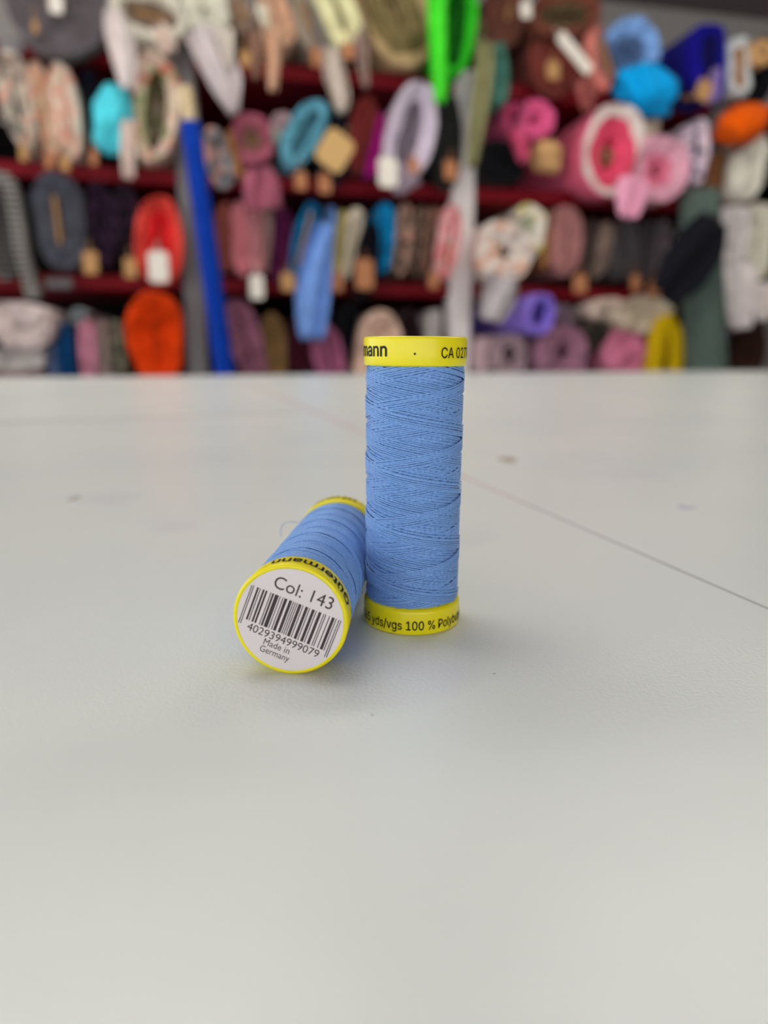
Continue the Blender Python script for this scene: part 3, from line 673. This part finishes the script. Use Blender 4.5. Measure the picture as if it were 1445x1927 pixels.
bolt('C', 'silver grey slim bolt nearest the navy sash', 1244, 470, 26, 112, 8, (118, 108, 112), t=-0.05, core='none', layers=3, tags=[(1232, 544, 22, 32, O_)])
bolt('C', 'white fabric bolt with many folds at the right edge, ends hanging down', 1378, 462, 80, 150, 0, (216, 208, 206), core='none', t=-0.09, layers=5, n=3,
     flaps=[([(1390, 500, 56), (1394, 550, 52), (1396, 620, 44)], (222, 212, 210))])
bolt('C', 'cream fabric bolt right of the many-folded white one', 1430, 456, 52, 146, 0, (228, 222, 206), core='none', t=-0.09, layers=4, n=3, flaps=[([(1442, 530, 40), (1440, 570, 40), (1438, 604, 30)], (216, 206, 202))])

# --- bottom row, left bay
bolt('D', 'white fluffy fabric roll at the lower left', 38, 612, 122, 92, 0, (222, 208, 204), core='none', t=-0.13, layers=5, wob=0.05)
bolt('D', 'pale grey fabric bolt under the white fluffy roll', 36, 668, 128, 60, -6, (196, 188, 184), core='none', t=-0.09, layers=4)
bolt('D', 'pinkish grey bolt lowest at the far left', 34, 716, 110, 44, 0, (166, 140, 138), core='none', t=-0.07, layers=3)
bolt('D', 'steel blue slim bolt right of the white fluffy roll', 96, 676, 26, 84, 4, (120, 134, 164), core='none', t=-0.06, layers=3)
bolt('D', 'petrol blue bolt in the bottom row of the left bay', 120, 664, 32, 112, 0, (18, 88, 136), core='none', t=-0.06, layers=3)
bolt('D', 'pale mint-grey roll end above the pink bolt', 150, 596, 38, 34, 0, (150, 156, 158), core='none', t=-0.05, layers=3)
bolt('D', 'pink fabric bolt in the bottom row of the left bay', 165, 664, 36, 128, 0, (198, 146, 164), core='none', t=-0.07, layers=3)
bolt('D', 'grey-beige bolt right of the pink one in the bottom row', 193, 664, 26, 124, 0, (162, 146, 142), core='none', t=-0.06, layers=3)
bolt('D', 'sage floral fabric bolt left of the orange one', 220, 664, 34, 122, 0, (128, 130, 112), 'floral', ((150, 130, 124), (110, 116, 92), (96, 96, 86)), 60, core='none', t=-0.05, layers=3)
bolt('D', 'large bright orange fabric bolt with swirled folds at the lower left', 292, 634, 110, 172, 0, (255, 92, 2), core='none', t=-0.11, layers=6, wob=0.045, hollow=0.015)
# --- bottom row, middle bay
bolt('D', 'mauve fabric bolt leaning right of the blue tube', 462, 640, 66, 160, -16, (150, 104, 122), core='none', t=-0.07, layers=4)
bolt('D', 'olive tan fabric bolt in the bottom row', 517, 655, 46, 134, -3, (140, 112, 78), core='none', t=-0.06, layers=3)
bolt('D', 'maroon fabric bolt under the light blue drape', 568, 660, 44, 130, 0, (84, 26, 48), core='none', t=-0.04, layers=3)
bolt('D', 'mauve pink slanting bolt right of the light blue drape', 618, 666, 58, 124, -12, (170, 108, 136), core='none', t=-0.07, layers=3)
bolt('D', 'black fabric bolt left behind the standing spool', 664, 630, 44, 120, 0, (24, 24, 34), core='none', t=-0.02, layers=3)
bolt('D', 'beige fabric bolt partly hidden by the standing spool', 712, 655, 84, 144, 14, (206, 178, 162), core='none', t=-0.08, layers=4)
bolt('D', 'dark maroon bolt behind the yellow top of the standing spool', 772, 650, 46, 130, 0, (48, 22, 32), core='none', t=-0.03, layers=3)
bolt('D', 'light grey slim bolt left of the white post', 815, 640, 26, 120, 8, (182, 174, 172), core='none', t=-0.06, layers=3)
# --- bottom row, right bay
bolt('D', 'lavender fabric roll lying with its dark hollow end to the right', 1018, 592, 54, 78, 10, (152, 130, 212), core='hole', t=-0.15, layers=4, core_px=13, L=0.6)
bolt('D', 'small grey-mauve roll right of the lavender roll', 1060, 598, 38, 50, 0, (136, 116, 128), core='none', t=-0.06, layers=3)
bolt('D', 'grey-pink fabric roll with a dark hole right of the white post', 960, 668, 66, 76, 0, (172, 150, 156), core='hole', t=-0.09, layers=4, core_px=13)
bolt('D', 'pale pink slim bolt against the white post in the bottom row', 918, 672, 34, 74, 0, (194, 170, 172), core='none', t=-0.06, layers=3)
bolt('D', 'mauve fabric roll with rings and a small dark hole', 1062, 664, 96, 98, 0, (160, 120, 138), core='hole', t=-0.12, layers=7, core_px=9)
bolt('D', 'cream fabric roll with a spiral end in the bottom row of the right bay', 1212, 590, 112, 74, 6, (222, 208, 188), core='none', t=-0.11, layers=5)
bolt('D', 'ivory fabric roll behind the cream spiral roll', 1142, 584, 72, 50, -6, (206, 190, 180), core='none', t=-0.04, layers=4)
bolt('D', 'dark olive printed bolt under the ivory roll', 1126, 638, 52, 60, 0, (60, 54, 48), 'floral', ((86, 78, 66), (44, 40, 38)), 50, core='none', t=-0.05, layers=3)
bolt('D', 'candy pink fabric roll under the cream spiral roll', 1182, 668, 84, 90, 26, (230, 150, 178), core='none', t=-0.09, layers=4)
bolt('D', 'crimson bolt between the candy pink roll and the yellow loop', 1226, 684, 26, 66, 0, (130, 30, 60), core='none', t=-0.05, layers=3)
loop_bolt('D', 'yellow fabric folded into an upright loop in the bottom row', [(1236, 735), (1238, 670), (1250, 615), (1266, 608), (1276, 640), (1276, 735)], 24, (236, 202, 20), t=-0.135)
bolt('D', 'purple fabric bolt right of the grey-green roll', 1350, 656, 34, 116, 0, (120, 78, 146), core='none', t=-0.06, layers=3)
bolt('D', 'dark brown fabric bolt at the lower right edge', 1412, 664, 62, 112, 8, (74, 50, 40), core='none', t=-0.06, layers=5)

build_all()
# --- single pieces
def tan_card():
    t = -0.15; s, z = on_shelf(630, 283, t); root = empty('cardboard_sign', s_world(s, t, z - 0.07), YAW); tag(root, 'tilted square tan card hanging before the dark navy bolt', 'card')
    part_tag(root, (s, t, z - 0.07), 630, 283, 58, 74, 33, t, plain('tan card', (206, 166, 110), 0.8, 0.2), 'card')
tan_card()
leaning_roll('tall bright blue roll leaning on the grey post, pale card tube on top', (357, 226), (424, 706), 38, (0, 64, 150), core_len=0.085)
leaning_roll('tall dark grey-green roll leaning between the right bays', (1316, 360), (1330, 706), 62, (92, 104, 98), t=-0.13, tb=-0.2)
def sash():
    t = -0.30; s, z = on_shelf(1305, 480, t); root = empty('draped_cloth', s_world(s, t, z), YAW); tag(root, 'black navy cloth slung diagonally across the grey-green roll', 'fabric')
    part_flap(root, (s, t, z), [(1350, 408, 52), (1322, 458, 82), (1286, 512, 84), (1250, 560, 54)], t, fabric((26, 26, 36)), name='cloth')
sash()


# ------------------------------------------------------------------ thread spools
R, HH, CH = 0.00925, 0.0532, 0.0050
def yellow():
    m, nt, b = new_mat('yellow plastic'); b.inputs['Base Color'].default_value = lin((247, 226, 8), 1.0)
    b.inputs['Roughness'].default_value = 0.28; b.inputs['Specular IOR Level'].default_value = 0.5
    b.inputs['Subsurface Weight'].default_value = 0.25; b.inputs['Subsurface Scale'].default_value = 0.0015; b.inputs['Subsurface Radius'].default_value = (1.0, 0.8, 0.15)
    no = nt.nodes.new('ShaderNodeTexNoise'); no.inputs['Scale'].default_value = 500; bp = nt.nodes.new('ShaderNodeBump'); bp.inputs['Strength'].default_value = 0.08; bp.inputs['Distance'].default_value = 0.0001
    tc = nt.nodes.new('ShaderNodeTexCoord'); nt.links.new(tc.outputs['Object'], no.inputs['Vector']); nt.links.new(no.outputs['Fac'], bp.inputs['Height']); nt.links.new(bp.outputs[0], b.inputs['Normal'])
    return m
def thread_mat():
    m, nt, b = new_mat('blue polyester thread'); N, Lk = nt.nodes, nt.links
    b.inputs['Roughness'].default_value = 0.42; b.inputs['Specular IOR Level'].default_value = 0.45
    b.inputs['Sheen Weight'].default_value = 0.25; b.inputs['Sheen Roughness'].default_value = 0.35; b.inputs['Sheen Tint'].default_value = (0.7, 0.82, 1, 1)
    tc = N.new('ShaderNodeTexCoord'); no = N.new('ShaderNodeTexNoise'); no.inputs['Scale'].default_value = 3500; no.inputs['Detail'].default_value = 2
    Lk.new(tc.outputs['Object'], no.inputs['Vector'])
    r = N.new('ShaderNodeValToRGB'); ramp_set(r, [(0.3, lin((104, 148, 212))), (0.7, lin((136, 178, 236)))])
    Lk.new(no.outputs['Fac'], r.inputs[0]); Lk.new(r.outputs[0], b.inputs['Base Color'])
    bp = N.new('ShaderNodeBump'); bp.inputs['Strength'].default_value = 0.4; bp.inputs['Distance'].default_value = 0.00004
    Lk.new(no.outputs['Fac'], bp.inputs['Height']); Lk.new(bp.outputs[0], b.inputs['Normal'])
    return m
M_YEL, M_THR = yellow(), thread_mat()
M_LABEL = plain('label paper', (232, 222, 222), 0.6, 0.3)

def winding_mesh():
    """one thread laid crosswise: rising and falling helices, later turns over earlier ones"""
    rnd = random.Random(3); v, f = [], []
    z0, z1 = CH + 0.0001, HH - CH - 0.0001
    pv, pf = lathe([(0.0080, z0), (0.00835, z0 + .0005), (0.00835, z1 - .0005), (0.0080, z1)], 64); v += pv; f += pf
    pitch, K, rt, NS = 0.0104, 28, 0.000155, 8
    order, nb = [], 4                                    # bands of parallel turns, rising and falling in alternation, each laid over the last
    for lv, bd in enumerate((0, 2, 1, 3)):
        for dr in (1, -1):
            for k in range(K // nb): order.append((bd * (K // nb) + k, dr, 2 * lv + (dr < 0)))
    for o, (k, dr, lv) in enumerate(order):
        if rnd.random() < 0.08: continue
        ph = k / K + rnd.gauss(0, 0.0055) + (0.13 if dr < 0 else 0)
        if dr < 0: ph = -ph
        r0 = 0.00846 + 0.000058 * lv + rnd.random() * 0.00002
        zs, ze = z0 - 0.0004, z1 + 0.0004
        turns = (ze - zs) / pitch; n = int(turns * 44); base = len(v)
        wv = rnd.uniform(0, 6.28)
        for i in range(n + 1):
            zz = zs + (ze - zs) * i / n
            a = dr * 2 * math.pi * ((zz - z0) / pitch) + ph * 2 * math.pi * 1.0 * dr * -1
            zz += 0.00004 * math.sin(i * 0.13 + wv)
            e = min(zz - z0, z1 - zz); rr = r0 - 0.00022 * max(0, 1 - e / 0.0016) ** 2
            T = Vector((-math.sin(a) * dr * rr * 2 * math.pi / pitch, math.cos(a) * dr * rr * 2 * math.pi / pitch, 1)).normalized()
            rad = Vector((math.cos(a), math.sin(a), 0)); bi = T.cross(rad).normalized(); c = rad * rr + Vector((0, 0, zz))
            for s in range(NS):
                q = 2 * math.pi * s / NS; p = c + rad * rt * 0.8 * math.cos(q) + bi * rt * math.sin(q); v.append((p.x, p.y, p.z))
        for i in range(n):
            for s in range(NS):
                s2 = (s + 1) % NS; k0 = base + i * NS; f.append((k0 + s, k0 + s2, k0 + NS + s2, k0 + NS + s))
    return v, f

import os
FONT = None
try:
    FONT = bpy.data.fonts.load(os.path.join(bpy.utils.system_resource('DATAFILES'), 'fonts', 'Inter.woff2'))   # the sans serif that ships with Blender
except Exception: pass
def text_verts(txt, size, bold=0.0, xs=1.0, align='LEFT', sans=True):
    cu = bpy.data.curves.new('t', 'FONT'); cu.body = txt
    if FONT and sans: cu.font = FONT
    cu.size = 1.0; cu.align_x = align; cu.resolution_u = 4; cu.fill_mode = 'FRONT'
    o = bpy.data.objects.new('t', cu); C.objects.link(o)
    bpy.context.view_layer.update(); me = bpy.data.meshes.new_from_object(o.evaluated_get(bpy.context.evaluated_depsgraph_get()))
    v = [(p.co.x * size * xs, p.co.y * size) for p in me.vertices]; f = [tuple(p.vertices) for p in me.polygons]
    bpy.data.objects.remove(o); bpy.data.curves.remove(cu); bpy.data.meshes.remove(me)
    if bold:
        v0, f0 = v, f; v, f = [], []
        for dx, dy in ((-1, 0), (1, 0), (0, -1), (0, 1)):
            k = len(v); v += [(x + dx * bold * size, y + dy * bold * size) for x, y in v0]; f += [tuple(i + k for i in q) for q in f0]
    return v, f
def text_width(txt, size, bold=0, xs=1): 
    v, f = text_verts(txt, size, bold, xs); return min(p[0] for p in v), max(p[0] for p in v)

def cyl_text(txt, size, ang0, z, bold=0.0, xs=1.0, anchor='start'):
    """text wrapped on the cap: reading to the right as the azimuth grows; ang0 = degrees, 0 faces -Y"""
    v, f = text_verts(txt, size, bold, xs); x0 = min(p[0] for p in v); x1 = max(p[0] for p in v)
    off = -x0 if anchor == 'start' else -x1; rr = R + 0.000018; out = []
    for x, y in v:
        a = math.radians(ang0) + (x + off) / R - math.pi / 2
        out.append((rr * math.cos(a), rr * math.sin(a), z + y))
    return out, f

def ean_bars(code):
    Lc = ['0001101', '0011001', '0010011', '0111101', '0100011', '0110001', '0101111', '0111011', '0110111', '0001011']
    par = ['LLLLLL', 'LLGLGG', 'LLGGLG', 'LLGGGL', 'LGLLGG', 'LGGLLG', 'LGGGLL', 'LGLGLG', 'LGLGGL', 'LGGLGL'][int(code[0])]
    s = '101'
    for c, p in zip(code[1:7], par):
        q = Lc[int(c)]; s += q if p == 'L' else ''.join('1' if x == '0' else '0' for x in q)[::-1]
    s += '01010'
    for c in code[7:]: s += ''.join('1' if x == '0' else '0' for x in Lc[int(c)])
    return s + '101'

def join(parts):
    V, Fc = [], []
    for v, f in parts:
        k = len(V); V += v; Fc += [tuple(i + k for i in q) for q in f]
    return V, Fc

def make_spool():
    root = empty('thread_spool')
    c = 0.0004
    tv, tf = lathe([(0.0078, HH - CH + 0.0), (R - c * 1.5, HH - CH), (R - c * .4, HH - CH + c * .3), (R - 0.0001, HH - CH + c * 1.2), (R, HH - c), (R - c * .3, HH - c * .3), (R - c, HH), (R - 0.0007, HH), (R - 0.00075, HH - 0.00012)], 128)
    top = mesh_obj('top_cap', tv, tf, M_YEL, root)
    bv, bf = lathe([(R - c, 0), (R - c * .3, c * .3), (R, c), (R - 0.00005, CH - c * 2.2), (R - c * .5, CH - c * .8), (R - c * 1.8, CH - c * .1), (0.0078, CH)], 128)
    bot = mesh_obj('bottom_cap', bv, bf, M_YEL, root)
    for o in (top, bot):
        o.data.polygons.foreach_set('use_smooth', [len(p.vertices) == 4 for p in o.data.polygons])
    wv, wf = winding_mesh(); mesh_obj('thread_winding', wv, wf, M_THR, root)
    # printing on the caps
    zt = HH - CH + 0.0017
    V, Fc = join([cyl_text('Gütermann', 0.0043, -31, zt, 0.016, 1.02, 'end'), cyl_text('·', 0.0034, -1.5, zt - 0.0004, 0.01), cyl_text('CA 02776', 0.0034, 28.5, zt - 0.00025, 0.008, 0.84)])
    o = mesh_obj('lettering', V, Fc, M_INK, top, False)
    zb = 0.0011
    V, Fc = join([cyl_text('150 m - 165 yds/vgs', 0.0033, -10.5, zb, 0.012, 0.80, 'end'), cyl_text('100 %', 0.0033, -6.0, zb, 0.012, 0.80), cyl_text('Polybutylene', 0.0033, 32.5, zb, 0.012, 0.80)])
    mesh_obj('lettering', V, Fc, M_INK, bot, False)
    # round paper label on the top
    lr = R - 0.00072
    lv, lf = lathe([(lr, HH - 0.00012), (lr, HH + 0.00003)], 96); lab = mesh_obj('label', lv, lf, M_LABEL, root, False); lab['label'] = 'round white paper label with colour number and barcode'
    zz = HH + 0.000045
    def flat(txt, size, cx, cy, bold=0, xs=1):
        v, f = text_verts(txt, size, bold, xs, sans=False); x0 = min(p[0] for p in v); x1 = max(p[0] for p in v)
        return [(x - (x0 + x1) / 2 + cx, y + cy, zz) for x, y in v], f
    def fit(txt, width, size, cx, cy):
        v, f = flat(txt, size, 0, 0); w = max(p[0] for p in v) - min(p[0] for p in v)
        return flat(txt, size, cx, cy, 0.0, width / w)
    pieces = [fit('Col: 143', 0.0098, 0.0030, 0.0005, 0.0042), fit('4029394999079', 0.0122, 0.0019, 0.0001, -0.0042), fit('Made in', 0.0044, 0.0016, -0.0005, -0.0055), fit('Germany', 0.0050, 0.0016, -0.0004, -0.0068)]
    V, Fc = join(pieces); mesh_obj('lettering', V, Fc, M_INKG, lab, False)
    bars = ean_bars('4029394999079'); n = len(bars); mod = 0.0152 / n; v, f = [], []; i = 0
    while i < n:
        if bars[i] == '1':
            j = i
            while j < n and bars[j] == '1': j += 1
            x0, x1 = -0.0076 + i * mod, -0.0076 + j * mod - mod * 0.12
            yb = -0.0036 if (i < 3 or i >= n - 3) else -0.0026
            lim = lambda x: math.sqrt(max(0, (lr - 0.0003) ** 2 - x * x))
            k = len(v); v += [(x0, yb, zz), (x1, yb, zz), (x1, min(0.0032, lim(x1)), zz), (x0, min(0.0032, lim(x0)), zz)]; f.append((k, k + 1, k + 2, k + 3)); i = j
        else: i += 1
    bo = mesh_obj('barcode', v, f, M_INKG, lab, False); bo['kind'] = 'stuff'
    return root

def copy_tree(o, parent=None):
    c_ = o.copy(); C.objects.link(c_)
    if parent: c_.parent = parent
    for ch in list(o.children): copy_tree(ch, c_)
    return c_

def thread_tail(root, pts, r=0.00007):
    v, f = [], []; NS = 6; n = len(pts)
    for i, p in enumerate(pts):
        T = (pts[min(i + 1, n - 1)] - pts[max(i - 1, 0)]).normalized(); e1 = T.orthogonal().normalized(); e2 = T.cross(e1)
        for s in range(NS):
            q = 2 * math.pi * s / NS; c_ = p + e1 * r * math.cos(q) + e2 * r * math.sin(q); v.append(tuple(c_))
    for i in range(n - 1):
        for s in range(NS): f.append((i * NS + s, i * NS + (s + 1) % NS, (i + 1) * NS + (s + 1) % NS, (i + 1) * NS + s))
    f += [tuple(range(NS)), tuple(range(n * NS - 1, (n - 1) * NS - 1, -1))]
    return mesh_obj('thread_tail', v, f, M_THR, root)

sp1 = make_spool()
tag(sp1, 'light blue thread spool with yellow caps standing upright on the white table', 'thread spool', 'blue thread spools')
sp2 = copy_tree(sp1)
tag(sp2, 'light blue thread spool lying on its side, white barcode label facing the viewer', 'thread spool', 'blue thread spools')
UX, UY = 0.005445, 0.1306
sp1.location = (UX, UY, TABLE_Z + 0.00005); sp1.rotation_euler = (0, 0, math.radians(-2.4) + 0.0)
LX, LY, LANG = -0.01475, 0.1054, 0.0905
axis = Vector((-math.sin(LANG), -math.cos(LANG), 0))               # local +Z (label end) looks at the viewer
ux = Vector((math.cos(LANG), -math.sin(LANG), 0)); uy = Vector((0, 0, 1))  # as seen by the viewer: right and up
LROT = math.radians(-21); SPIN = math.radians(232)
for ch in sp2.children:
    if ch.name.startswith('label'): ch.rotation_euler = (0, 0, LROT - SPIN)
LROT = SPIN
ex = ux * math.cos(LROT) + uy * math.sin(LROT); ey = axis.cross(ex)
base = Vector((LX, LY, TABLE_Z + R + 0.00005)) - axis * HH
sp2.matrix_world = Matrix(((ex.x, ey.x, axis.x, base.x), (ex.y, ey.y, axis.y, base.y), (ex.z, ey.z, axis.z, base.z), (0, 0, 0, 1)))
# loose thread ends: a small loop at the far cap of the lying spool, a short stub between the spools
bpy.context.view_layer.update()
inv = sp2.matrix_world.inverted(); tl = []
for i in range(15):
    u = i / 14
    tl.append(inv @ (base + axis * (CH + 0.0006 + 0.0036 * u) - ux * (R * 0.86 + 0.0040 * math.sin(u * 1.9)) + uy * (R * 0.42 + 0.0012 * math.sin(u * 2.6) - 0.0028 * u * u)))
thread_tail(sp2, tl)
thread_tail(sp1, [Vector((-R * 0.93 - 0.0009 * u, -0.0022 - 0.0006 * u, CH + 0.0016 - 0.0010 * u)) for u in [q / 8 for q in range(9)]])
